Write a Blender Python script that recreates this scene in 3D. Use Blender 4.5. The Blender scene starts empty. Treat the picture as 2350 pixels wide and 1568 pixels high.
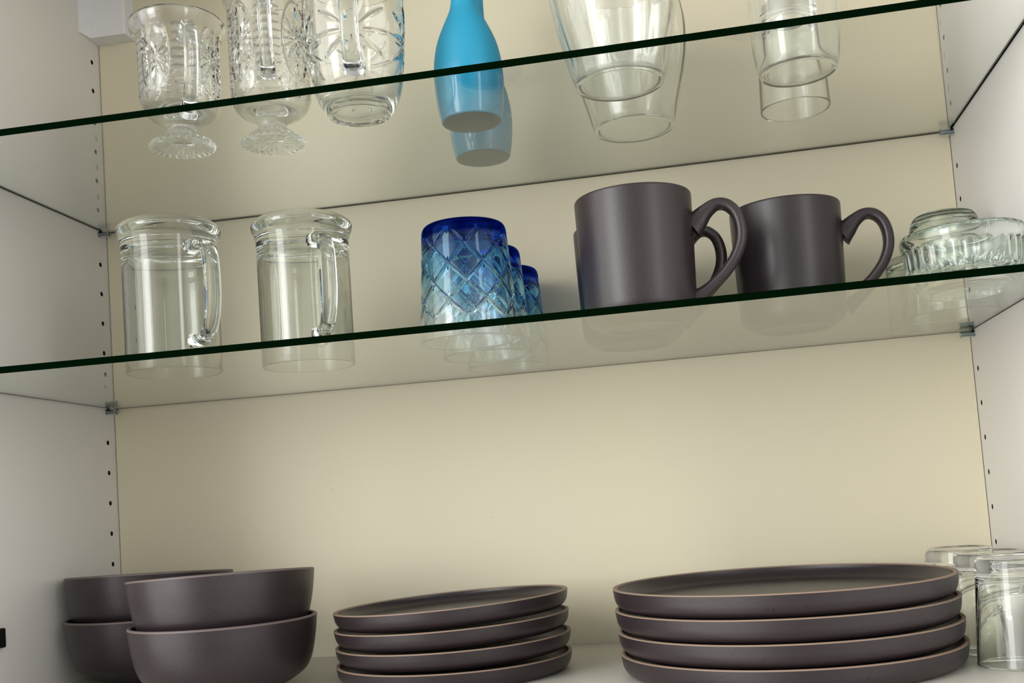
import bpy, math, random
from mathutils import Vector, Matrix
random.seed(7)
PI = math.pi
MM = 0.001
scene = bpy.context.scene
COL = scene.collection

# ------------------------------------------------------------------ measures (millimetres)
W = 874.3            # inner width of the cabinet
SHELF_D = 298.3      # depth of the glass shelves
THICK = 5.4          # glass thickness
Z_LOW = 272.14       # underside of lower glass shelf
Z_UP = 464.14        # underside of upper glass shelf
HOLE0 = 460.46       # height of the hole that carries the upper shelf
HOLE_Y = -14.4
TOP_Z = 746.0
FRONT_Y = -322.0

# ------------------------------------------------------------------ camera
def Rz(a): return Matrix.Rotation(a, 3, 'Z')
def Rx(a): return Matrix.Rotation(a, 3, 'X')
def Ry(a): return Matrix.Rotation(a, 3, 'Y')
cam_data = bpy.data.cameras.new('camera')
cam = bpy.data.objects.new('camera', cam_data)
COL.objects.link(cam)
cam_data.sensor_fit = 'HORIZONTAL'
cam_data.sensor_width = 36.0
cam_data.lens = 36.0 * 2477.07 / 2350.0
cam_data.shift_y = 188.92 / 2350.0
cam_data.clip_start = 0.05
rot = Rz(0.16755) @ Rx(0.0756) @ Ry(0.07045) @ Rx(PI / 2)
cam.matrix_world = Matrix.Translation(Vector((0.61255, -1.06658, 0.14016))) @ rot.to_4x4()
scene.camera = cam

# ------------------------------------------------------------------ world and window light
world = bpy.data.worlds.new('room_light')
scene.world = world
world.use_nodes = True
wn, wl = world.node_tree.nodes, world.node_tree.links
wn.clear()
w_out = wn.new('ShaderNodeOutputWorld')
w_bg = wn.new('ShaderNodeBackground')
w_tc = wn.new('ShaderNodeTexCoord')
w_sep = wn.new('ShaderNodeSeparateXYZ')
w_ramp = wn.new('ShaderNodeValToRGB')
w_map = wn.new('ShaderNodeMapRange')
wl.new(w_tc.outputs['Generated'], w_sep.inputs[0])
wl.new(w_sep.outputs['Z'], w_map.inputs['Value'])
w_map.inputs['From Min'].default_value = -1.0
w_map.inputs['From Max'].default_value = 1.0
wl.new(w_map.outputs['Result'], w_ramp.inputs['Fac'])
e = w_ramp.color_ramp.elements
e[0].position = 0.20; e[0].color = (0.18, 0.17, 0.155, 1)     # room floor
e[1].position = 0.80; e[1].color = (0.36, 0.36, 0.35, 1)     # room ceiling
m = w_ramp.color_ramp.elements.new(0.50); m.color = (0.52, 0.51, 0.49, 1)
wl.new(w_ramp.outputs['Color'], w_bg.inputs['Color'])
# the room is lighter towards its window side (left)
w_dir = wn.new('ShaderNodeFloatCurve')
w_x = wn.new('ShaderNodeMapRange')
wl.new(w_sep.outputs['X'], w_x.inputs['Value'])
w_x.inputs['From Min'].default_value = -1.0
w_x.inputs['From Max'].default_value = 1.0
wl.new(w_x.outputs['Result'], w_dir.inputs['Value'])
_c = w_dir.mapping.curves[0]
_c.points[0].location = (0.0, 1.0); _c.points[1].location = (1.0, 0.48)
_c.points.new(0.25, 1.0); _c.points.new(0.5, 0.19); _c.points.new(0.78, 0.46)
w_dir.mapping.update()
w_mul = wn.new('ShaderNodeMath'); w_mul.operation = 'MULTIPLY'
wl.new(w_dir.outputs['Value'], w_mul.inputs[0]); w_mul.inputs[1].default_value = 5.4
wl.new(w_mul.outputs[0], w_bg.inputs['Strength'])
wl.new(w_bg.outputs[0], w_out.inputs['Surface'])

def window_light(name, loc, aim, sx, sy, power, color):
    d = bpy.data.lights.new(name, 'AREA')
    d.shape = 'RECTANGLE'; d.size = sx; d.size_y = sy
    d.energy = power; d.color = color
    o = bpy.data.objects.new(name, d)
    COL.objects.link(o)
    o.location = loc
    o.rotation_euler = (Vector(aim) - Vector(loc)).to_track_quat('-Z', 'Y').to_euler()
    return o
window_light('window_daylight', (-1.25, -2.35, 0.75), (0.5, -0.1, 0.35), 0.8, 1.5, 20, (0.97, 0.985, 1.0))
window_light('doorway_daylight', (2.35, -2.1, 0.75), (0.45, -0.1, 0.35), 0.35, 1.5, 6, (1.0, 0.97, 0.92))

scene.view_settings.view_transform = 'Standard'
scene.view_settings.look = 'None'
scene.view_settings.gamma = 1.0
scene.view_settings.use_curve_mapping = False
scene.view_settings.exposure = 0.36
cy = scene.cycles
cy.max_bounces = 20; cy.diffuse_bounces = 5; cy.glossy_bounces = 8
cy.transmission_bounces = 20; cy.transparent_max_bounces = 16
cy.caustics_refractive = True; cy.caustics_reflective = True
cy.blur_glossy = 0.6
cy.use_denoising = True
cy.sample_clamp_indirect = 6.0

# ------------------------------------------------------------------ materials
def new_mat(name):
    m = bpy.data.materials.new(name); m.use_nodes = True
    nt = m.node_tree
    bsdf = next(n for n in nt.nodes if n.type == 'BSDF_PRINCIPLED')
    return m, nt, bsdf
def srgb(r, g, b):
    f = lambda c: (c / 255 / 12.92) if c / 255 <= 0.04045 else ((c / 255 + 0.055) / 1.055) ** 2.4
    return (f(r), f(g), f(b), 1)
def solid(name, color, rough=0.5, metal=0.0, spec=0.5):
    m, nt, b = new_mat(name)
    b.inputs['Base Color'].default_value = color
    b.inputs['Roughness'].default_value = rough
    b.inputs['Metallic'].default_value = metal
    b.inputs['Specular IOR Level'].default_value = spec
    return m
def melamine(name, c1, c2, rough=0.42):
    m, nt, b = new_mat(name)
    tc = nt.nodes.new('ShaderNodeTexCoord')
    nz = nt.nodes.new('ShaderNodeTexNoise'); nz.inputs['Scale'].default_value = 5.0; nz.inputs['Detail'].default_value = 2.0
    mx = nt.nodes.new('ShaderNodeMix'); mx.data_type = 'RGBA'
    nt.links.new(tc.outputs['Object'], nz.inputs['Vector'])
    nt.links.new(nz.outputs['Fac'], mx.inputs['Factor'])
    mx.inputs['A'].default_value = c1; mx.inputs['B'].default_value = c2
    nt.links.new(mx.outputs['Result'], b.inputs['Base Color'])
    b.inputs['Roughness'].default_value = rough
    b.inputs['Specular IOR Level'].default_value = 0.35
    n2 = nt.nodes.new('ShaderNodeTexNoise'); n2.inputs['Scale'].default_value = 260.0
    bp = nt.nodes.new('ShaderNodeBump'); bp.inputs['Strength'].default_value = 0.04; bp.inputs['Distance'].default_value = 0.001
    nt.links.new(tc.outputs['Object'], n2.inputs['Vector'])
    nt.links.new(n2.outputs['Fac'], bp.inputs['Height'])
    nt.links.new(bp.outputs['Normal'], b.inputs['Normal'])
    return m
def glass(name, color=(1, 1, 1, 1), ior=1.5, rough=0.0, ramp=None):
    m = bpy.data.materials.new(name); m.use_nodes = True
    nt = m.node_tree; nt.nodes.clear()
    out = nt.nodes.new('ShaderNodeOutputMaterial')
    g = nt.nodes.new('ShaderNodeBsdfGlass')
    g.inputs['Color'].default_value = color
    g.inputs['IOR'].default_value = ior
    g.inputs['Roughness'].default_value = rough
    nt.links.new(g.outputs[0], out.inputs['Surface'])
    if ramp:
        tc = nt.nodes.new('ShaderNodeTexCoord'); sp = nt.nodes.new('ShaderNodeSeparateXYZ')
        mr = nt.nodes.new('ShaderNodeMapRange'); cr = nt.nodes.new('ShaderNodeValToRGB')
        nt.links.new(tc.outputs['Object'], sp.inputs[0]); nt.links.new(sp.outputs['Z'], mr.inputs['Value'])
        mr.inputs['From Min'].default_value = 0.0; mr.inputs['From Max'].default_value = ramp[0]
        nt.links.new(mr.outputs['Result'], cr.inputs['Fac'])
        els = cr.color_ramp.elements
        els[0].position, els[0].color = ramp[1][0]
        els[1].position, els[1].color = ramp[1][-1]
        for p, c in ramp[1][1:-1]:
            q = els.new(p); q.color = c
        nt.links.new(cr.outputs['Color'], g.inputs['Color'])
    return m
def stoneware(name, base, dark, rough=0.42):
    m, nt, b = new_mat(name)
    tc = nt.nodes.new('ShaderNodeTexCoord')
    oi = nt.nodes.new('ShaderNodeObjectInfo')
    add = nt.nodes.new('ShaderNodeVectorMath'); add.operation = 'ADD'
    nt.links.new(tc.outputs['Object'], add.inputs[0]); nt.links.new(oi.outputs['Random'], add.inputs[1])
    v = nt.nodes.new('ShaderNodeTexNoise'); v.inputs['Scale'].default_value = 420; v.inputs['Detail'].default_value = 1.0
    cr = nt.nodes.new('ShaderNodeValToRGB')
    cr.color_ramp.elements[0].position = 0.25; cr.color_ramp.elements[0].color = (0, 0, 0, 1)
    cr.color_ramp.elements[1].position = 0.31; cr.color_ramp.elements[1].color = (1, 1, 1, 1)
    n2 = nt.nodes.new('ShaderNodeTexNoise'); n2.inputs['Scale'].default_value = 9
    mx0 = nt.nodes.new('ShaderNodeMix'); mx0.data_type = 'RGBA'
    mx0.inputs['A'].default_value = base
    mx0.inputs['B'].default_value = (base[0] * 0.86, base[1] * 0.9, base[2] * 0.98, 1)
    mx = nt.nodes.new('ShaderNodeMix'); mx.data_type = 'RGBA'
    nt.links.new(add.outputs[0], v.inputs['Vector']); nt.links.new(add.outputs[0], n2.inputs['Vector'])
    nt.links.new(v.outputs['Fac'], cr.inputs['Fac']); nt.links.new(cr.outputs['Color'], mx.inputs['Factor'])
    nt.links.new(n2.outputs['Fac'], mx0.inputs['Factor'])
    mx.inputs['A'].default_value = dark
    nt.links.new(mx0.outputs['Result'], mx.inputs['B'])
    nt.links.new(mx.outputs['Result'], b.inputs['Base Color'])
    b.inputs['Roughness'].default_value = rough
    bp = nt.nodes.new('ShaderNodeBump'); bp.inputs['Strength'].default_value = 0.06; bp.inputs['Distance'].default_value = 0.001
    nt.links.new(v.outputs['Fac'], bp.inputs['Height']); nt.links.new(bp.outputs['Normal'], b.inputs['Normal'])
    return m

M_SIDE = melamine('white_melamine', srgb(226, 222, 216), srgb(224, 221, 217))
M_BACK = melamine('cream_back_panel', srgb(230, 221, 192), srgb(223, 217, 194))
M_BASE = melamine('white_shelf_board', srgb(204, 200, 190), srgb(200, 196, 187))
M_HOLE = solid('drilled_hole', (0.012, 0.010, 0.009, 1), 0.9)
M_COVER = solid('white_plastic', srgb(236, 236, 238), 0.35)
M_BLACK = solid('black_metal', (0.006, 0.006, 0.006, 1), 0.4)
M_PIN = solid('grey_pin_metal', srgb(150, 156, 158), 0.28, 0.85)
M_SLEEVE = glass('clear_pin_sleeve', (0.93, 0.96, 0.96, 1))
M_CLEAR = glass('clear_glass', (0.985, 0.99, 0.985, 1))
M_BEER = glass('thick_grey_green_glass', (0.915, 0.925, 0.908, 1))
M_CUT = glass('cut_crystal', (0.97, 0.975, 0.97, 1), 1.5)
M_GREENISH = glass('pale_green_glass', (0.955, 0.98, 0.965, 1))
M_BLUE = glass('blue_ombre_glass', ramp=(0.092, [
    (0.0, (0.96, 0.985, 0.99, 1)), (0.25, (0.90, 0.965, 0.98, 1)), (0.52, (0.66, 0.86, 0.94, 1)),
    (0.835, (0.44, 0.73, 0.91, 1)), (0.865, (0.025, 0.11, 0.62, 1)), (1.0, (0.008, 0.035, 0.42, 1))]))
M_STONE = stoneware('mauve_grey_stoneware', srgb(46, 37, 39), srgb(30, 23, 25), 0.36)
M_RIM = solid('tan_unglazed_rim', srgb(136, 115, 99), 0.6)
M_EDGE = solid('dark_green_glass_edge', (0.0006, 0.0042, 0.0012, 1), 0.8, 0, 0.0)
# shelf glass: clear float glass that swallows light along its length
M_SHELF = glass('float_glass', (1, 1, 1, 1), 1.5)
_nt = M_SHELF.node_tree
_va = _nt.nodes.new('ShaderNodeVolumeAbsorption')
_va.inputs['Color'].default_value = (0.10, 0.42, 0.25, 1); _va.inputs['Density'].default_value = 9.0
_nt.links.new(_va.outputs[0], next(n for n in _nt.nodes if n.type == 'OUTPUT_MATERIAL').inputs['Volume'])
# painted bottle: satin above, glossy below
M_BOTTLE, _nt, _b = new_mat('turquoise_bottle_paint')
_tc = _nt.nodes.new('ShaderNodeTexCoord'); _sp = _nt.nodes.new('ShaderNodeSeparateXYZ')
_mr = _nt.nodes.new('ShaderNodeMapRange')
_mr.inputs['From Min'].default_value = 0.030; _mr.inputs['From Max'].default_value = 0.042
_mr.inputs['To Min'].default_value = 0.08; _mr.inputs['To Max'].default_value = 0.55
_nt.links.new(_tc.outputs['Object'], _sp.inputs[0]); _nt.links.new(_sp.outputs['Z'], _mr.inputs['Value'])
_nt.links.new(_mr.outputs['Result'], _b.inputs['Roughness'])
_b.inputs['Base Color'].default_value = srgb(30, 152, 190)
M_BOTTLE_SHADE = solid('painted_shade_bottle_base', (0.0, 0.075, 0.09, 1), 0.3, 0, 0.2)  # bottle teal darkened in the colour to paint the unlit underside

# ------------------------------------------------------------------ mesh helpers
def link(name, verts, faces, mat, parent=None, smooth=True, sharp=35, mats=None, mat_idx=None):
    me = bpy.data.meshes.new(name)
    me.from_pydata([(x * MM, y * MM, z * MM) for x, y, z in verts], [], faces)
    me.validate(); me.update()
    for mt in (mats or [mat]): me.materials.append(mt)
    if mat_idx: 
        for p, k in zip(me.polygons, mat_idx): p.material_index = k
    if smooth:
        for p in me.polygons: p.use_smooth = True
        if sharp: me.set_sharp_from_angle(angle=math.radians(sharp))
    o = bpy.data.objects.new(name, me)
    COL.objects.link(o)
    if parent: o.parent = parent
    return o
def tag(o, label=None, cat=None, group=None, kind=None):
    if label: o['label'] = label
    if cat: o['category'] = cat
    if group: o['group'] = group
    if kind: o['kind'] = kind
    return o
def thing(name, label, cat, loc, rz=0.0, group=None):
    o = bpy.data.objects.new(name, None); COL.objects.link(o)
    o.empty_display_size = 0.02
    o.location = Vector(loc) * MM; o.rotation_euler = (0, 0, rz)
    return tag(o, label, cat, group)
def place(o, loc, rz=0.0):
    o.location = Vector(loc) * MM; o.rotation_euler = (0, 0, rz); return o
def copy_tree(o, parent=None):
    c = o.copy(); COL.objects.link(c)
    if parent is not None: c.parent = parent
    for ch in list(o.children): copy_tree(ch, c)
    return c
def box(x0, x1, y0, y1, z0, z1):
    v = [(x0, y0, z0), (x1, y0, z0), (x1, y1, z0), (x0, y1, z0), (x0, y0, z1), (x1, y0, z1), (x1, y1, z1), (x0, y1, z1)]
    f = [(0, 3, 2, 1), (4, 5, 6, 7), (0, 1, 5, 4), (1, 2, 6, 5), (2, 3, 7, 6), (3, 0, 4, 7)]
    return v, f
def bevel(o, w, seg=2):
    b = o.modifiers.new('bevel', 'BEVEL'); b.width = w * MM; b.segments = seg; b.limit_method = 'ANGLE'
    return o
def fillet(pts, n=7):
    """pts: (r, z, fillet radius) -> polyline with rounded corners"""
    out = []
    for i, p in enumerate(pts):
        rad = p[2] if len(p) > 2 else 0
        if rad <= 0 or i in (0, len(pts) - 1):
            out.append((p[0], p[1])); continue
        P = Vector(p[:2]); A = Vector(pts[i - 1][:2]) - P; B = Vector(pts[i + 1][:2]) - P
        ra = min(rad, A.length * 0.49); rb = min(rad, B.length * 0.49)
        a = P + A.normalized() * ra; b = P + B.normalized() * rb
        for k in range(n + 1):
            t = k / n
            q = a * (1 - t) ** 2 + P * 2 * t * (1 - t) + b * t * t
            out.append((q.x, q.y))
    return out
def densify(pts, step):
    out = [pts[0]]
    for a, b in zip(pts, pts[1:]):
        n = max(1, int(math.hypot(b[0] - a[0], b[1] - a[1]) / step))
        for k in range(1, n + 1):
            out.append((a[0] + (b[0] - a[0]) * k / n, a[1] + (b[1] - a[1]) * k / n))
    return out
def lathe(profile, seg=96, disp=None):
    """profile from axis to axis (closed solid) or a closed ring when no point lies on the axis"""
    verts, rings, faces = [], [], []
    ring_closed = all(r > 1e-4 for r, z in profile)
    for i, (r, z) in enumerate(profile):
        if r <= 1e-4:
            rings.append([len(verts)]); verts.append((0, 0, z))
        else:
            idx = []
            for k in range(seg):
                a = 2 * PI * k / seg
                rr, zz = (r, z) if disp is None else disp(i, r, z, a)
                idx.append(len(verts)); verts.append((rr * math.cos(a), rr * math.sin(a), zz))
            rings.append(idx)
    pairs = list(zip(rings, rings[1:])) + ([(rings[-1], rings[0])] if ring_closed else [])
    for A, B in pairs:
        for k in range(seg):
            k2 = (k + 1) % seg
            if len(A) == 1 and len(B) == 1: break
            if len(A) == 1: faces.append((A[0], B[k2], B[k]))
            elif len(B) == 1: faces.append((A[k], A[k2], B[0]))
            else: faces.append((A[k], A[k2], B[k2], B[k]))
    return verts, faces
def spline(pts, n=8):
    """Catmull-Rom through tuples"""
    out = []
    P = [pts[0]] + list(pts) + [pts[-1]]
    for i in range(1, len(P) - 2):
        a, b, c, d = P[i - 1], P[i], P[i + 1], P[i + 2]
        for k in range(n):
            t = k / n
            out.append(tuple(0.5 * (2 * b[j] + (c[j] - a[j]) * t + (2 * a[j] - 5 * b[j] + 4 * c[j] - d[j]) * t * t + (3 * b[j] - a[j] - 3 * c[j] + d[j]) * t ** 3) for j in range(len(b))))
    out.append(tuple(pts[-1]))
    return out
def strap(path, seg=20, power=2.0):
    """path: (radius, z, half thickness in plane, half width across); swept in the local XZ plane"""
    P = spline(path); verts, faces, rings = [], [], []
    for i, (r, z, ht, hw) in enumerate(P):
        a = P[max(i - 1, 0)]; b = P[min(i + 1, len(P) - 1)]
        tx, tz = b[0] - a[0], b[1] - a[1]; L = math.hypot(tx, tz) or 1
        nx, nz = -tz / L, tx / L
        ring = []
        for k in range(seg):
            t = 2 * PI * k / seg
            c, s = math.cos(t), math.sin(t)
            c = math.copysign(abs(c) ** (2 / power), c); s = math.copysign(abs(s) ** (2 / power), s)
            ring.append(len(verts)); verts.append((r + nx * ht * c, hw * s, z + nz * ht * c))
        rings.append(ring)
    for A, B in zip(rings, rings[1:]):
        for k in range(seg):
            k2 = (k + 1) % seg
            faces.append((A[k], B[k], B[k2], A[k2]))
    faces.append(tuple(rings[0])); faces.append(tuple(reversed(rings[-1])))
    return verts, faces

# ------------------------------------------------------------------ the cabinet (setting)
SAG_UP, SAG_LOW = 2.0, 1.5
def sag(x, s):
    u = (x - W / 2) / (W / 2)
    return s * (u * u - 1 / 3)
def top_low(x, r=40): return Z_LOW + THICK + max(sag(x - r, SAG_LOW), sag(x + r, SAG_LOW), sag(x, SAG_LOW)) + 0.05
def top_up(x, r=30): return Z_UP + THICK + max(sag(x - r, SAG_UP), sag(x + r, SAG_UP), sag(x, SAG_UP)) + 0.05

def side_wall(name, x, sgn):
    """panel with a drilled column of shelf pin holes; sgn = +1 if the room side faces +x"""
    verts, faces, idx = [], [], []
    def P(y, z, d=0.0):
        verts.append((x - sgn * d, y, z)); return len(verts) - 1
    def F(ids, m=0):
        faces.append(tuple(ids) if sgn < 0 else tuple(reversed(ids))); idx.append(m)
    y0, y1 = HOLE_Y - 8, HOLE_Y + 8
    z_lo = HOLE0 - 32 * 14 - 16; z_hi = HOLE0 + 32 * 8 + 16
    # plain areas round the column
    for (ya, yb, za, zb) in ((FRONT_Y, y0, -18, TOP_Z), (y1, 12.0, -18, TOP_Z), (y0, y1, -18, z_lo), (y0, y1, z_hi, TOP_Z)):
        F([P(ya, za), P(ya, zb), P(yb, zb), P(yb, za)])
    n = 16; hr = 2.55
    for k in range(-8, 15):
        zc = HOLE0 - 32 * k
        sq, ci, bo = [], [], []
        for j in range(n):
            a = 2 * PI * (j + 0.5) / n
            c, s = math.cos(a), math.sin(a)
            q = 1 / max(abs(c), abs(s))
            sq.append(P(HOLE_Y + 8 * c * q, zc + 16 * s * q))
            ci.append(P(HOLE_Y + hr * c, zc + hr * s))
            bo.append(P(HOLE_Y + hr * c, zc + hr * s, 9.0))
        for j in range(n):
            j2 = (j + 1) % n
            F([sq[j2], sq[j], ci[j], ci[j2]])
            F([ci[j2], ci[j], bo[j], bo[j2]], 1)
        F(list(reversed(bo)), 1)
        # corners of the cell
        for cy_, cz_ in ((1, 1), (-1, 1), (-1, -1), (1, -1)):
            cands = sorted(range(n), key=lambda j: (verts[sq[j]][1] - (HOLE_Y + 8 * cy_)) ** 2 + (verts[sq[j]][2] - (zc + 16 * cz_)) ** 2)[:2]
            F([sq[cands[0]], sq[cands[1]], P(HOLE_Y + 8 * cy_, zc + 16 * cz_)])
    # front edge and outer skin so that the panel has its thickness
    t = 17.0
    F([P(FRONT_Y, -18, t), P(FRONT_Y, TOP_Z, t), P(FRONT_Y, TOP_Z), P(FRONT_Y, -18)])
    F([P(FRONT_Y, -18, t), P(12.0, -18, t), P(12.0, TOP_Z, t), P(FRONT_Y, TOP_Z, t)])
    F([P(12.0, -18), P(12.0, TOP_Z), P(12.0, TOP_Z, t), P(12.0, -18, t)])
    o = link(name, verts, faces, None, smooth=False, mats=[M_SIDE, M_HOLE], mat_idx=idx)
    return tag(o, kind='structure')
side_wall('wall_left', 0.0, 1)
side_wall('wall_right', W, -1)
bv, bf = box(1.1, W - 0.7, 0, 6, -18, TOP_Z)
for bx, bz, br in ((271, 290, .8), (229, 271, 1.0), (215, 285, .8), (213, 245, .9), (72, 190, .8), (104, 190, .8), (240, 170, .8), (404, 131, 1.0), (560, 272, .8)):
    b0 = len(bv)                                   # small specks in the laminate
    for k in range(10): bv.append((bx + br * math.cos(k * PI / 5), -0.0, bz + 1.5 * br * math.sin(k * PI / 5)))
    bv.append((bx, -0.55, bz))
    bf += [(b0 + (k + 1) % 10, b0 + k, b0 + 10) for k in range(10)]
tag(link('wall_back', bv, bf, M_BACK, smooth=False), kind='structure')
tag(link('trim_1', *box(-17, W + 17, 12.2, 16, -18, TOP_Z), M_HOLE, smooth=False), kind='structure')
tag(link('floor', *box(0.05, W - 0.05, FRONT_Y, -0.4, -18, 0), M_BASE, smooth=False), kind='structure')
tag(link('ceiling', *box(0.05, W - 0.05, FRONT_Y, 5, TOP_Z - 18, TOP_Z), M_SIDE, smooth=False), kind='structure')

# white cover in the upper left corner
cov = [(0.1, -0.2), (43.5, -0.2), (43.5, -19.0), (42, -20.8), (4.2, -21.6), (1.2, -38.4), (0.1, -38.5)]
zb, zt = 676.0, TOP_Z - 18.2
n = len(cov)
vs = [(x, y, zb) for x, y in cov] + [(x, y, zt) for x, y in cov]
fs = [tuple(range(n)), tuple(range(2 * n - 1, n - 1, -1))] + [(i, i + n, (i + 1) % n + n, (i + 1) % n) for i in range(n)]
o = link('cable_cover', vs, fs, M_COVER, smooth=False)
tag(o, 'white plastic corner cover at the top left, behind the cut glass mugs', 'cover')
# black hinge plate
v, f = box(0.1, 5.0, -246, -201.5, 48, 65)
h = link('cabinet_hinge', v, f, M_BLACK, smooth=False); bevel(h, 1.2)
tag(h, 'black metal hinge plate on the left cabinet wall, left of the bowls', 'hinge')

# ------------------------------------------------------------------ glass shelves
def make_shelf(z0, s, label):
    nx = 32
    x0, x1 = 1.6, W - 1.6
    sec = [(-SHELF_D, 0), (-SHELF_D, THICK), (-2.4, THICK), (-2.4, 0)]
    verts, faces = [], []
    m = len(sec)
    for i in range(nx + 1):
        x = x0 + (x1 - x0) * i / nx
        for y, z in sec: verts.append((x, y, z + sag(x, s)))
    for i in range(nx):
        for j in range(m):
            j2 = (j + 1) % m
            faces.append((i * m + j, (i + 1) * m + j, (i + 1) * m + j2, i * m + j2))
    faces.append(tuple(range(m))); faces.append(tuple(nx * m + j for j in reversed(range(m))))
    sh = link('glass_shelf', verts, faces, M_SHELF, smooth=True, sharp=20)
    place(sh, (0, 0, z0)); tag(sh, label, 'shelf', 'glass shelves')
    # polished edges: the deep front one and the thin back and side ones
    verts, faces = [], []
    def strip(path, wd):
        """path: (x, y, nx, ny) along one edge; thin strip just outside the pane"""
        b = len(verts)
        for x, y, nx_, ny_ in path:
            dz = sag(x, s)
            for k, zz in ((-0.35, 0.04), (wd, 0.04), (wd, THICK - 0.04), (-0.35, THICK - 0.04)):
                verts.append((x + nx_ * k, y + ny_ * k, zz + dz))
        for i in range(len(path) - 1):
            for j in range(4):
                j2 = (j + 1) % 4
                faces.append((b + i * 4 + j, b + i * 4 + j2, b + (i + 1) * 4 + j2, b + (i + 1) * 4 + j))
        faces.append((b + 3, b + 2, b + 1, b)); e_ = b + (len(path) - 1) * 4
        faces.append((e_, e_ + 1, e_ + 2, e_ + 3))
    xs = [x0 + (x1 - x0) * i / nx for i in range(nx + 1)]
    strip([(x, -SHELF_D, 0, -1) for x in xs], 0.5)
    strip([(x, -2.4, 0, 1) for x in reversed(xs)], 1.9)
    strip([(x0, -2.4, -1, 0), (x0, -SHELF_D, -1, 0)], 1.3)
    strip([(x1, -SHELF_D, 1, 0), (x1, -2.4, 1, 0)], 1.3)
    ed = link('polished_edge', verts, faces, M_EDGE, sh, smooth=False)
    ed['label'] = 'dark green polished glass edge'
    return sh
make_shelf(Z_LOW, SAG_LOW, 'lower clear glass shelf, carrying the blue tumblers and dark mugs')
make_shelf(Z_UP, SAG_UP, 'upper clear glass shelf, carrying the turquoise bottles')

def make_pin(x, sgn, z, label):
    t = thing('shelf_pin', label, 'shelf pin', (x, HOLE_Y, z), 0, 'shelf support pins')
    def xl(prof, name, mat):
        v, f = lathe(prof, 24)
        v = [(sgn * zz, xx, yy) for xx, yy, zz in v]
        if sgn < 0: f = [tuple(reversed(q)) for q in f]
        return link(name, v, f, mat, t)
    xl(fillet([(0, -8), (2.4, -8, .3), (2.4, 11.5, .6), (0, 11.5)]), 'peg', M_PIN)
    xl(fillet([(2.6, .3), (3.5, .3, .3), (3.5, 12.6, .5), (2.6, 12.6)]), 'sleeve', M_SLEEVE)
    return t
make_pin(0, 1, HOLE0 + 1.0, 'small clear sleeved shelf pin holding the back left corner of the upper shelf')
make_pin(W, -1, HOLE0 + 1.0, 'small clear sleeved shelf pin holding the back right corner of the upper shelf')
make_pin(0, 1, HOLE0 - 192 + 0.7, 'small clear sleeved shelf pin holding the back left corner of the lower shelf')
make_pin(W, -1, HOLE0 - 192 + 0.7, 'small clear sleeved shelf pin holding the back right corner of the lower shelf')

# ------------------------------------------------------------------ stoneware: bowls, plates
def make_bowl():
    t = thing('stoneware_bowl', 'x', 'bowl', (0, 0, 0), 0, 'stacked stoneware bowls')
    prof = fillet([(0, 1.6), (36, 1.6, 1), (38, 0, .8), (43, 0, 1.5), (45, 2, 3), (66, 13, 16), (72.5, 24, 18), (76.6, 44, 20), (78.2, 59.2)], 6) + \
           fillet([(74.6, 59.2), (73.4, 44, 20), (69, 24, 18), (61, 12, 14), (42, 6.5, 10), (0, 6)], 6)
    link('body', *lathe(prof, 120), M_STONE, t, sharp=50)
    rim = fillet([(78.2, 59.25), (78.3, 60.6, .9), (76.6, 61.2, 1.2), (74.8, 60.6, .9), (74.6, 59.25)], 4)
    r = link('rim', *lathe(rim, 120), M_RIM_BOWL, t, sharp=60); r['label'] = 'paler rounded rim'
    return t
M_RIM_BOWL = solid('pale_bowl_rim', srgb(100, 88, 85), 0.5)
proto_bowl = make_bowl()
def tilt(o, loc, ax, ay, rz=0):
    o.location = Vector(loc) * MM
    o.rotation_euler = (ax, ay, rz)
bowls = [
    ((79.0, -87, 0), 0, 0, 'lower dark stoneware bowl of the rear stack in the left back corner'),
    ((79.2, -87, 38.0), math.radians(-3.2), 0, 'upper dark stoneware bowl of the rear stack, in shadow against the left wall'),
    ((205, -195, 0), 0, 0, 'lower mauve grey stoneware bowl of the front stack beside the small plates'),
    ((205, -195, 38.0), math.radians(-3.0), math.radians(-1.4), 'upper mauve grey stoneware bowl of the front stack, sitting slightly askew'),
]
for i, (loc, ax, ay, lab) in enumerate(bowls):
    b = proto_bowl if i == 0 else copy_tree(proto_bowl)
    tilt(b, loc, ax, ay, random.random() * 0.0); b['label'] = lab

def make_plate(name, r, H, group):
    t = thing(name, 'x', 'plate', (0, 0, 0), 0, group)
    prof = fillet([(0, 1.4), (r - 34, 1.4, 1), (r - 32, 0, .8), (r - 15, 0, 1), (r - 7.5, 0.3, 4), (r - 1.4, 5.5, 5), (r, H - 1.1)], 6) + \
           fillet([(r - 3.6, H - 1.1), (r - 4.4, H - 4, 3), (r - 10, 7.0, 6), (r - 24, 5.6, 8), (0, 5.2)], 6)
    link('body', *lathe(prof, 144), M_STONE, t, sharp=50)
    rim = fillet([(r, H - 1.05), (r - .1, H - .3, .6), (r - 1.8, H, 1.0), (r - 3.4, H - .3, .6), (r - 3.6, H - 1.05)], 4)
    k = link('rim', *lathe(rim, 144), M_RIM, t, sharp=60); k['label'] = 'tan unglazed rim'
    return t
ORD = ['bottom', 'second from the bottom', 'third from the bottom', 'topmost']
sp = make_plate('side_plate', 101.0, 15.5, 'stacked small plates')
for i in range(4):
    p = sp if i == 0 else copy_tree(sp)
    a = math.radians(0.0 if i == 0 else -0.72 * i)
    tilt(p, (393.5 + 0.4 * (i % 2), -150, 0.03 + 16.05 * i), 0, a)
    p['label'] = 'small dark plate with tan rim, %s of the stack beside the bowls' % ORD[i]
dp = make_plate('dinner_plate', 131.5, 18.0, 'stacked large plates')
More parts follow.
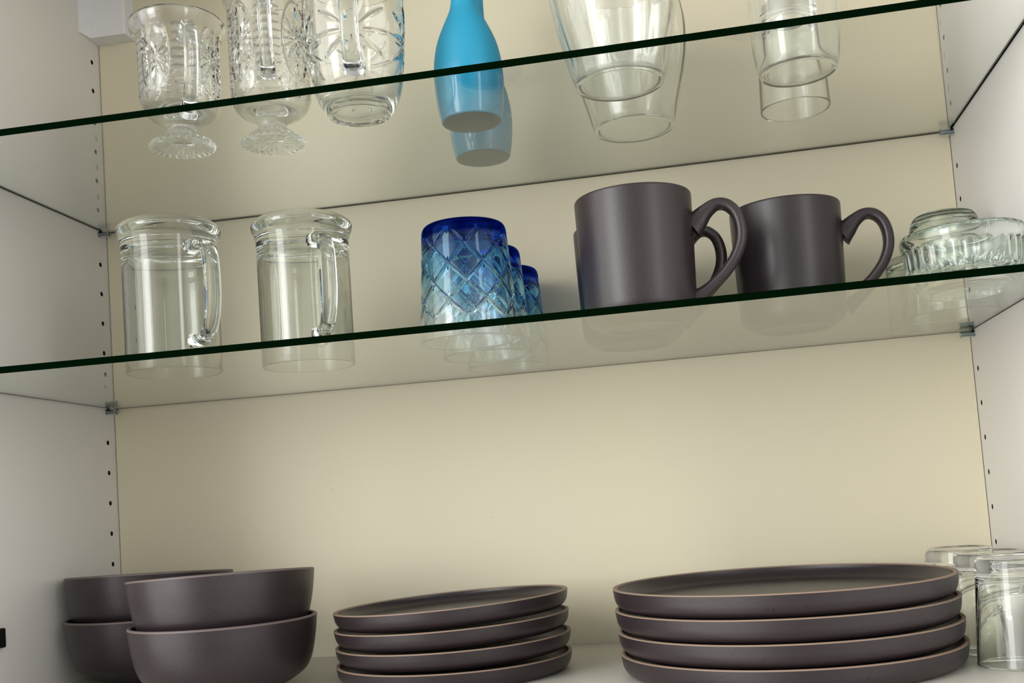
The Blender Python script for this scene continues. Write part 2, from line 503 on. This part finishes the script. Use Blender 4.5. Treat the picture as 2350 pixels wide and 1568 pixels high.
for i in range(4):
    p = dp if i == 0 else copy_tree(dp)
    dx = (1.5, 0.6, -0.6, -1.2)[i]
    tilt(p, (669.5 + dx, -185, 0.03 + 17.0 * i), 0, 0)
    p['label'] = 'large dark plate with tan rim, %s of the stack beside clear tumblers' % ORD[i]

# ------------------------------------------------------------------ clear inverted tumblers at the lower right
prof = fillet([(0, 76.6), (20.5, 77.2, 2), (23, 78.2, 1), (26, 78.0, 2.2), (27.2, 74.5, 3), (27.6, 70), (32.4, 0.9, .6), (31.6, 0, .5), (30.6, 0.9, .6), (26.2, 60), (24.0, 64.0, 5), (0, 64.6)], 6)
tum = link('clear_tumbler', *lathe(list(reversed(prof)), 96), M_CLEAR)
for i, (x, y, lab) in enumerate([(833.8, -223, 'clear upturned glass tumbler nearest the front, right of the large plates'),
                                 (833.5, -156, 'clear upturned glass tumbler, the middle one behind the front tumbler'),
                                 (825.5, -88, 'clear upturned glass tumbler, rearmost, near the back right corner')]):
    g = tum if i == 0 else copy_tree(tum)
    place(g, (x, y, 0.1), i * 0.7); tag(g, lab, 'tumbler', 'clear upturned tumblers')

# ------------------------------------------------------------------ beer mugs standing upside down
def make_beer():
    t = thing('glass_beer_mug', 'x', 'mug', (0, 0, 0), 0, 'upturned glass beer mugs')
    prof = fillet([(0, 121.5), (26, 122.0, 4), (33, 125.5, 3), (39, 125.5, 4), (44.2, 120.5, 4), (43.6, 115.5, 3), (40.3, 108.5, 5), (40.0, 98), (39.9, 6), (40.2, 1, .7), (39.2, 0, .8), (38.0, 1, .7), (36.6, 10), (36.2, 94, 9), (30, 101.5, 6), (0, 103)], 7)
    link('body', *lathe(list(reversed(prof)), 128), M_BEER, t, sharp=60)
    path = [(40.6, 97, 6.5, 8), (46, 97.5, 5.0, 7), (56, 97, 4.2, 6.5), (66, 92, 4.0, 6.5), (71.5, 82, 4.0, 7), (73.5, 66, 4.0, 7), (73.0, 48, 4.0, 7), (70, 32, 4.0, 6.5), (64, 22, 4.2, 6.0), (54, 17.5, 4.6, 6), (46, 17, 5.2, 6.5), (40.4, 17.5, 6.2, 7.5)]
    link('handle', *strap(path, 24, 2.6), M_BEER, t, sharp=50)
    return t
beer = make_beer()
for i, (x, y, d, lab) in enumerate([(178, -208, (0.797, -0.604), 'clear glass beer mug upside down nearest the left wall, handle to the right'),
                                    (287.4, -177, (0.575, -0.818), 'clear glass beer mug upside down, second from the left wall, beside the blue tumblers')]):
    b = beer if i == 0 else copy_tree(beer)
    place(b, (x, y, top_low(x)), math.atan2(d[1], d[0])); b['label'] = lab

# ------------------------------------------------------------------ blue cut glass tumblers, upside down
def blue_disp(n_out):
    def f(i, r, z, a):
        if i >= n_out or not (9 < z < 80): return r, z
        fade = min(1, (z - 9) / 5, (80 - z) / 4)
        u = a * 8 / (2 * PI); v = (z - 10) / 29.0
        d = 0.0
        for s in (1, -1):
            q = u + s * v
            dist = abs(q - round(q)) * 28 * 0.7
            d = max(d, 1.15 * max(0, 1 - dist / 1.6))
        v0 = round(2 * v) / 2                      # short upright cut at every crossing
        off = 0.0 if abs(v0 - round(v0)) < 0.1 else 0.5
        du = abs((u - off) - round(u - off)) * 28; dv = abs(v - v0) * 29
        if dv < 5.5: d = max(d, 1.2 * max(0, 1 - du / (1.5 * (1 - dv / 5.5) + 0.05)))
        return r - d * fade, z
    return f
out = densify(fillet([(0, 85.5), (22, 86, 3), (26, 89.8, 2.5), (31.5, 89.8, 3.5), (34.0, 86, 4), (34.4, 80), (39.6, 1.2), (39.2, 0)], 5), 0.55)
inn = fillet([(38.2, 0), (37.6, 1.2, .5), (36.6, 10), (31.0, 70, 5), (27, 75, 5), (0, 76)], 5)
bp_ = list(out) + inn
bl = link('blue_tumbler', *lathe(list(reversed(bp_)), 448, (lambda n, fn: (lambda i, r, z, a: fn(len(bp_) - 1 - i, r, z, a)))(0, blue_disp(len(out)))), M_BLUE, sharp=30)
for i, (x, y, rz, lab) in enumerate([(442.2, -227.7, 0.2, 'blue cut glass tumbler upside down at the front of its row of three'),
                                     (438.6, -138.1, 0.55, 'blue cut glass tumbler upside down, the middle one of its row'),
                                     (441.4, -48.5, 0.0, 'blue cut glass tumbler upside down at the back of its row')]):
    g = bl if i == 0 else copy_tree(bl)
    place(g, (x, y, top_low(x)), rz); tag(g, lab, 'tumbler', 'blue cut glass tumblers')

# ------------------------------------------------------------------ stoneware mugs
def make_mug():
    t = thing('stoneware_mug', 'x', 'mug', (0, 0, 0), 0, 'dark stoneware mugs')
    prof = fillet([(0, 2.2), (28, 2.2, 1), (29, 0, .7), (33, 0, 1), (35, 1.6, 2), (43.6, 6.5, 9), (44.6, 18, 8), (46.2, 70), (46.7, 99.5, 1.0), (45.6, 101, 1.2), (43.9, 99.8, 1.0), (43.2, 70), (41.2, 14, 8), (34, 7, 6), (0, 6.5)], 6)
    link('body', *lathe(prof, 128), M_STONE, t, sharp=45)
    path = [(44.5, 73, 11.5, 8.5), (50, 77, 8.5, 8), (57, 83.5, 6.0, 7.5), (65, 88.0, 4.8, 7.2), (73, 86.8, 4.6, 7.2), (79.5, 80, 4.6, 7.2), (82.6, 69, 4.6, 7.2), (82, 57, 4.6, 7.2), (77, 45, 4.5, 7.2), (69, 34.5, 4.4, 7.2), (60, 26, 4.6, 7.4), (52, 19.5, 5.6, 7.8), (44.0, 14.5, 7.5, 8.2)]
    link('handle', *strap(path, 22, 2.5), M_STONE, t, sharp=50)
    return t
mug = make_mug()
for i, (x, y, ang, lab) in enumerate([
        (578, -210, -2, 'mauve grey stoneware mug in front, beside the blue tumblers'),
        (566, -113.5, -12, 'dark stoneware mug hidden behind the front mug, only its handle and left edge showing'),
        (703.5, -121, -3, 'dark stoneware mug right of the front mug, beside the clear glass bowls')]):
    g = mug if i == 0 else copy_tree(mug)
    place(g, (x, y, top_low(x)), math.radians(ang)); g['label'] = lab

# ------------------------------------------------------------------ clear bowls at the right of the lower shelf
def flute(i, r, z, a):
    if r > 38 and 3 < z < 31:
        fade = min(1, (z - 3) / 3, (31 - z) / 3)
        return r - 1.3 * fade * (1 - abs(math.cos(a * 13))), z
    return r, z
prof = densify(fillet([(0, 2.5), (24, 2.5, 1), (26, 0, 1), (31, 0, 1.5), (33, 3, 2), (41.5, 9, 8), (43, 31, 3), (44.4, 34, 2.5), (44.4, 40, 2.5), (42.6, 42.2, 1.6), (40.0, 40, 2), (38.4, 12, 8), (30, 7.5, 6), (0, 7)], 5), 1.5)
g = link('fluted_glass_bowl', *lathe(prof, 208, flute), M_GREENISH, sharp=40)
place(g, (821, -221, top_low(821, 46))); tag(g, 'clear glass bowl with fluted sides and thick rim, right front of lower shelf', 'bowl')
prof = fillet([(0, 82.5), (19, 83, 3), (25, 81.0, 6), (28.2, 72, 7), (32, 50, 10), (37.4, 1, .6), (36.4, 0, .5), (35.4, 1, .6), (30, 48, 10), (26.2, 69, 6), (22, 76, 5), (0, 78)], 7)
g = link('domed_glass', *lathe(list(reversed(prof)), 112), M_GREENISH, sharp=50)
place(g, (834.5, -112, top_low(834, 40))); tag(g, 'clear upturned glass with a domed base rising behind the fluted bowl', 'glass')
prof = fillet([(0, 62), (22, 62.5, 3), (26, 61, 3), (27.4, 55, 4), (28.2, 1, .6), (27.4, 0, .5), (26.6, 1, .6), (25.4, 50, 5), (20, 56, 4), (0, 57)], 6)
g = link('short_clear_glass', *lathe(list(reversed(prof)), 96), M_GREENISH, sharp=50)
place(g, (824.5, -40, top_low(824, 40))); tag(g, 'short clear upturned glass at the back, mostly hidden left of the fluted bowl', 'glass')

# ------------------------------------------------------------------ turquoise bottles
def make_bottle():
    t = thing('turquoise_bottle', 'x', 'bottle', (0, 0, 0), 0, 'turquoise bottles')
    prof = fillet([(24.6, 0.3), (25.6, 1.2, .8), (28.2, 14, 8), (29.8, 32, 10), (29.0, 48, 12), (25.8, 65, 14), (18.4, 82, 14), (11.6, 96, 10), (10.2, 110, 12), (10.0, 150, 8), (11.0, 172, 3), (13.2, 174, 1), (13.2, 182, 1.2), (10.2, 183, 1), (9.2, 180, 2), (8.4, 140, 8), (8.6, 110, 12), (10.0, 96, 10), (16.4, 82, 14), (23.8, 65, 12), (27, 48, 12), (27.6, 32, 10), (26.0, 14, 8), (23.2, 4.4, 2), (0, 4)], 7)
    prof = [(0, 0.3)] + prof
    link('body', *lathe(prof, 112), M_BOTTLE, t, sharp=60)
    b = link('base', *lathe(fillet([(0, 0.0), (24.2, 0.0, .1), (24.8, 0.28), (0, .28)], 3), 112), M_BOTTLE_SHADE, t, sharp=30)  # thin disc added to carry the painted shade under the bottle
    b['label'] = 'underside with shade painted in as dark teal'
    return t
bot = make_bottle()
for i, (x, y, lab) in enumerate([(448.1, -189.8, 'turquoise glass bottle standing in front of its twin on the upper shelf'),
                                 (438.6, -94.2, 'turquoise glass bottle standing behind its twin on the upper shelf')]):
    b = bot if i == 0 else copy_tree(bot)
    place(b, (x, y, top_up(x))); b['label'] = lab

# ------------------------------------------------------------------ large stemless wine glasses
NW = 10
def optic(i, r, z, a):
    if i < OPT_N or z < 6: return r, z
    k = min(1, (z - 6) / 10)
    return r + 0.7 * k * (abs(math.cos(a * NW / 2)) - 0.6), z
w_out_p = fillet([(0, 0.8), (30, 0.8, 1), (33, 0, 1), (35.2, 0.6, .8), (36.4, 4, 3), (41.0, 22, 10), (46.6, 42, 14), (51.4, 66, 14), (52.8, 86, 14), (50, 106, 12), (45.5, 124, 8), (44.9, 128)], 6)
w_inn_p = fillet([(43.9, 128), (44.3, 124, 8), (48.8, 106, 12), (51.4, 86, 14), (50, 66, 14), (45, 42, 14), (39.2, 22, 10), (35, 4.0, 2), (32, 1.8, 2), (0, 1.6)], 6)
OPT_N = len(w_out_p)
wine_p = densify(w_out_p, 4); OPT_N = len(wine_p); wine_p = wine_p + densify(w_inn_p, 4)
wg = link('stemless_wine_glass', *lathe(wine_p, 160, optic), M_CLEAR, sharp=40)
for i, (x, y, rz, lab) in enumerate([(576.4, -227.1, 0.1, 'large clear stemless wine glass in front, right of the turquoise bottles'),
                                     (581.3, -118.5, 0.3, 'large clear stemless wine glass behind the front one, right of the turquoise bottles')]):
    g = wg if i == 0 else copy_tree(wg)
    place(g, (x, y, top_up(x, 36)), rz); tag(g, lab, 'wine glass', 'stemless wine glasses')

# ------------------------------------------------------------------ small clear glasses at the right of the upper shelf
prof = fillet([(0, 0.8), (26, 0.8, 1), (28, 0, 1), (30, 0.5, 1), (32.2, 8, 5), (34.2, 26, 8), (34.9, 60), (34.7, 118, .6), (34.0, 119, .4), (33.4, 118, .6), (33.5, 60), (32.6, 26, 8), (30.8, 7, 5), (28, 2.4, 3), (0, 2.2)], 6)
g = link('highball_glass', *lathe(prof, 112), M_CLEAR, sharp=50)
place(g, (716.6, -200.7, top_up(716))); tag(g, 'tall clear thin drinking glass in front at the right of the upper shelf', 'glass')
prof = fillet([(0, 87), (18, 87.4, 2), (22, 90.5, 2), (25, 90, 3), (27.2, 84, 5), (27.8, 60), (29.8, 1, .6), (29.0, 0, .5), (28.2, 1, .6), (25.6, 60), (24, 72, 6), (18, 79, 5), (0, 80.5)], 6)
g = link('small_tumbler', *lathe(list(reversed(prof)), 112), M_CLEAR, sharp=50)
place(g, (721.4, -116.1, top_up(721))); tag(g, 'small clear upturned tumbler behind the tall thin glass at the right of the upper shelf', 'glass')

# ------------------------------------------------------------------ cut glass mug with star bursts
def star(i, r, z, a):
    if i >= STAR_N or r < 28 or not (6 < z < 104): return r, z
    d = 0.0
    for c in (0.0, PI / 2, PI, -PI / 2):
        da = (a - c + PI) % (2 * PI) - PI
        u, v = da * 40, z - 52
        rho = math.hypot(u, v)
        if 7 < rho < 33:
            ph = math.atan2(v, u)
            q = (ph - 0.0) / (PI / 5)
            perp = abs(q - round(q)) * (PI / 5) * rho
            w = 2.6 * math.sin(PI * (rho - 7) / 26) ** 0.7 + 0.05
            d = max(d, 1.5 * max(0, 1 - perp / w))
    return r - d, z
s_out = densify(fillet([(0, 1.2), (20, 1.2, 1), (22, 0, 1), (25.4, 0.2, 1), (27, 3, 2), (33, 12, 8), (37.5, 28, 10), (40.2, 50, 12), (41.8, 80), (42.2, 108)], 5), 1.0)
s_inn = fillet([(39.6, 108), (39.2, 80), (37.4, 50, 12), (34.4, 28, 10), (30, 15, 8), (22, 8.5, 6), (0, 8)], 5)
STAR_N = len(s_out)
t = thing('cut_glass_mug', 'clear straight glass mug with star burst cuts, handle facing out, left of the turquoise bottles', 'mug', (364.4, -236.5, top_up(364)), math.atan2(-.975, .22))
link('body', *lathe(s_out + s_inn, 264, star), M_CUT, t, sharp=28)
link('handle', *strap([(40.6, 80, 5.5, 8), (46, 80.5, 4.6, 7.5), (55, 78, 4, 7), (60, 70, 3.6, 7), (61.5, 56, 3.4, 7), (60, 42, 3.4, 7), (55, 30, 3.6, 7), (47, 22.5, 4, 7.5), (37.0, 19.5, 5, 8)], 24, 3.2), M_CUT, t, sharp=50)

# ------------------------------------------------------------------ footed cut glass mugs
def footed_disp(i, r, z, a, n_out, H):
    if i >= n_out: return r, z
    if z < 14 and r > 8:                     # ribbed foot with scalloped edge
        k = min(1, (r - 8) / 8)
        return r + 0.7 * k * math.cos(a * 28) * (1 if r > 22 else .5), z + (0.5 * k * math.cos(a * 28) if z > 1 else 0)
    if 38 < z < H - 14 and r > 30:
        d = 0.0
        for k in range(8):
            c = k * PI / 4
            da = (a - c + PI) % (2 * PI) - PI
            if abs(da) > PI / 8 + 0.25: continue
            u = da * 36
            if k % 2 == 0:                   # ladder of lens cuts
                q = (z - 42) / 7.0
                dz = abs(q - round(q)) * 7.0
                wv = 2.6 * math.sqrt(max(0, 1 - (u / 11.0) ** 2))
                if wv > 0.05: d = max(d, 1.2 * max(0, 1 - dz / wv))
            else:                            # oval medallion with star cuts
                v = z - (H - 14 + 38) / 2
                e_ = math.hypot(u / 14.0, v / 33)
                d = max(d, 1.3 * max(0, 1 - abs(e_ - 1) / 0.11))
                if e_ < 0.9:
                    ph = math.atan2(v, u); rho = math.hypot(u, v)
                    q = ph / (PI / 6)
                    perp = abs(q - round(q)) * PI / 6 * rho
                    d = max(d, 1.3 * max(0, 1 - perp / (0.5 + 1.6 * math.sin(PI * e_ / .9))))
        return r - d, z
    return r, z
def make_footed(name, label, x, y, d, H, lip, sx=1.0):
    b = 34.6
    o_ = densify(fillet([(0, 4), (10, 3.5, 2), (22, 0, 1), (27.0, 0, 1), (27.6, 2.4, 1), (20, 8, 5), (12.5, 13, 4), (11.6, 18, 3), (16, 21.5, 3), (28, 27, 8), (34, 36, 8), (b, 48, 8), (b, H - 18, 4), (lip, H - 7, 4), (lip + .4, H - 2, 2), (lip - 1.6, H, 1)], 5), 1.0)
    i_ = fillet([(lip - 3.4, H - 2, 1), (lip - 4, H - 7, 4), (b - 3.6, H - 18, 4), (b - 3.6, 48, 8), (30.4, 38, 8), (25, 31, 7), (0, 27)], 5)
    t = thing(name, label, 'mug', (x, y, top_up(x)), math.atan2(d[1], d[0]), 'footed cut glass mugs')
    n = len(o_)
    link('body', *lathe(o_ + i_, 288, lambda i, r, z, a: footed_disp(i, r, z, a, n, H)), M_CUT, t, sharp=28)
    link('handle', *strap([(b + .3, H - 28, 5.5, 6.5), (44, H - 24, 4.6, 6), (54, H - 24, 4, 5.5), (62, H - 31, 3.8, 5.5), (65, H - 46, 3.6, 5.5), (63, H - 62, 3.6, 5.5), (56, H - 77, 3.8, 5.5), (46, H - 86, 4.2, 6), (b - .4, H - 89, 5, 6.5)], 22, 2.4), M_CUT, t, sharp=50)
    return t
make_footed('footed_glass_mug', 'footed cut glass mug with flared lip, leftmost on the upper shelf', 199, -216.3, (.57, -.82), 107, 40.6)
make_footed('footed_glass_mug', 'footed cut glass mug beside the star cut mug, second from the left', 274, -197, (.33, -.944), 134, 38.5)
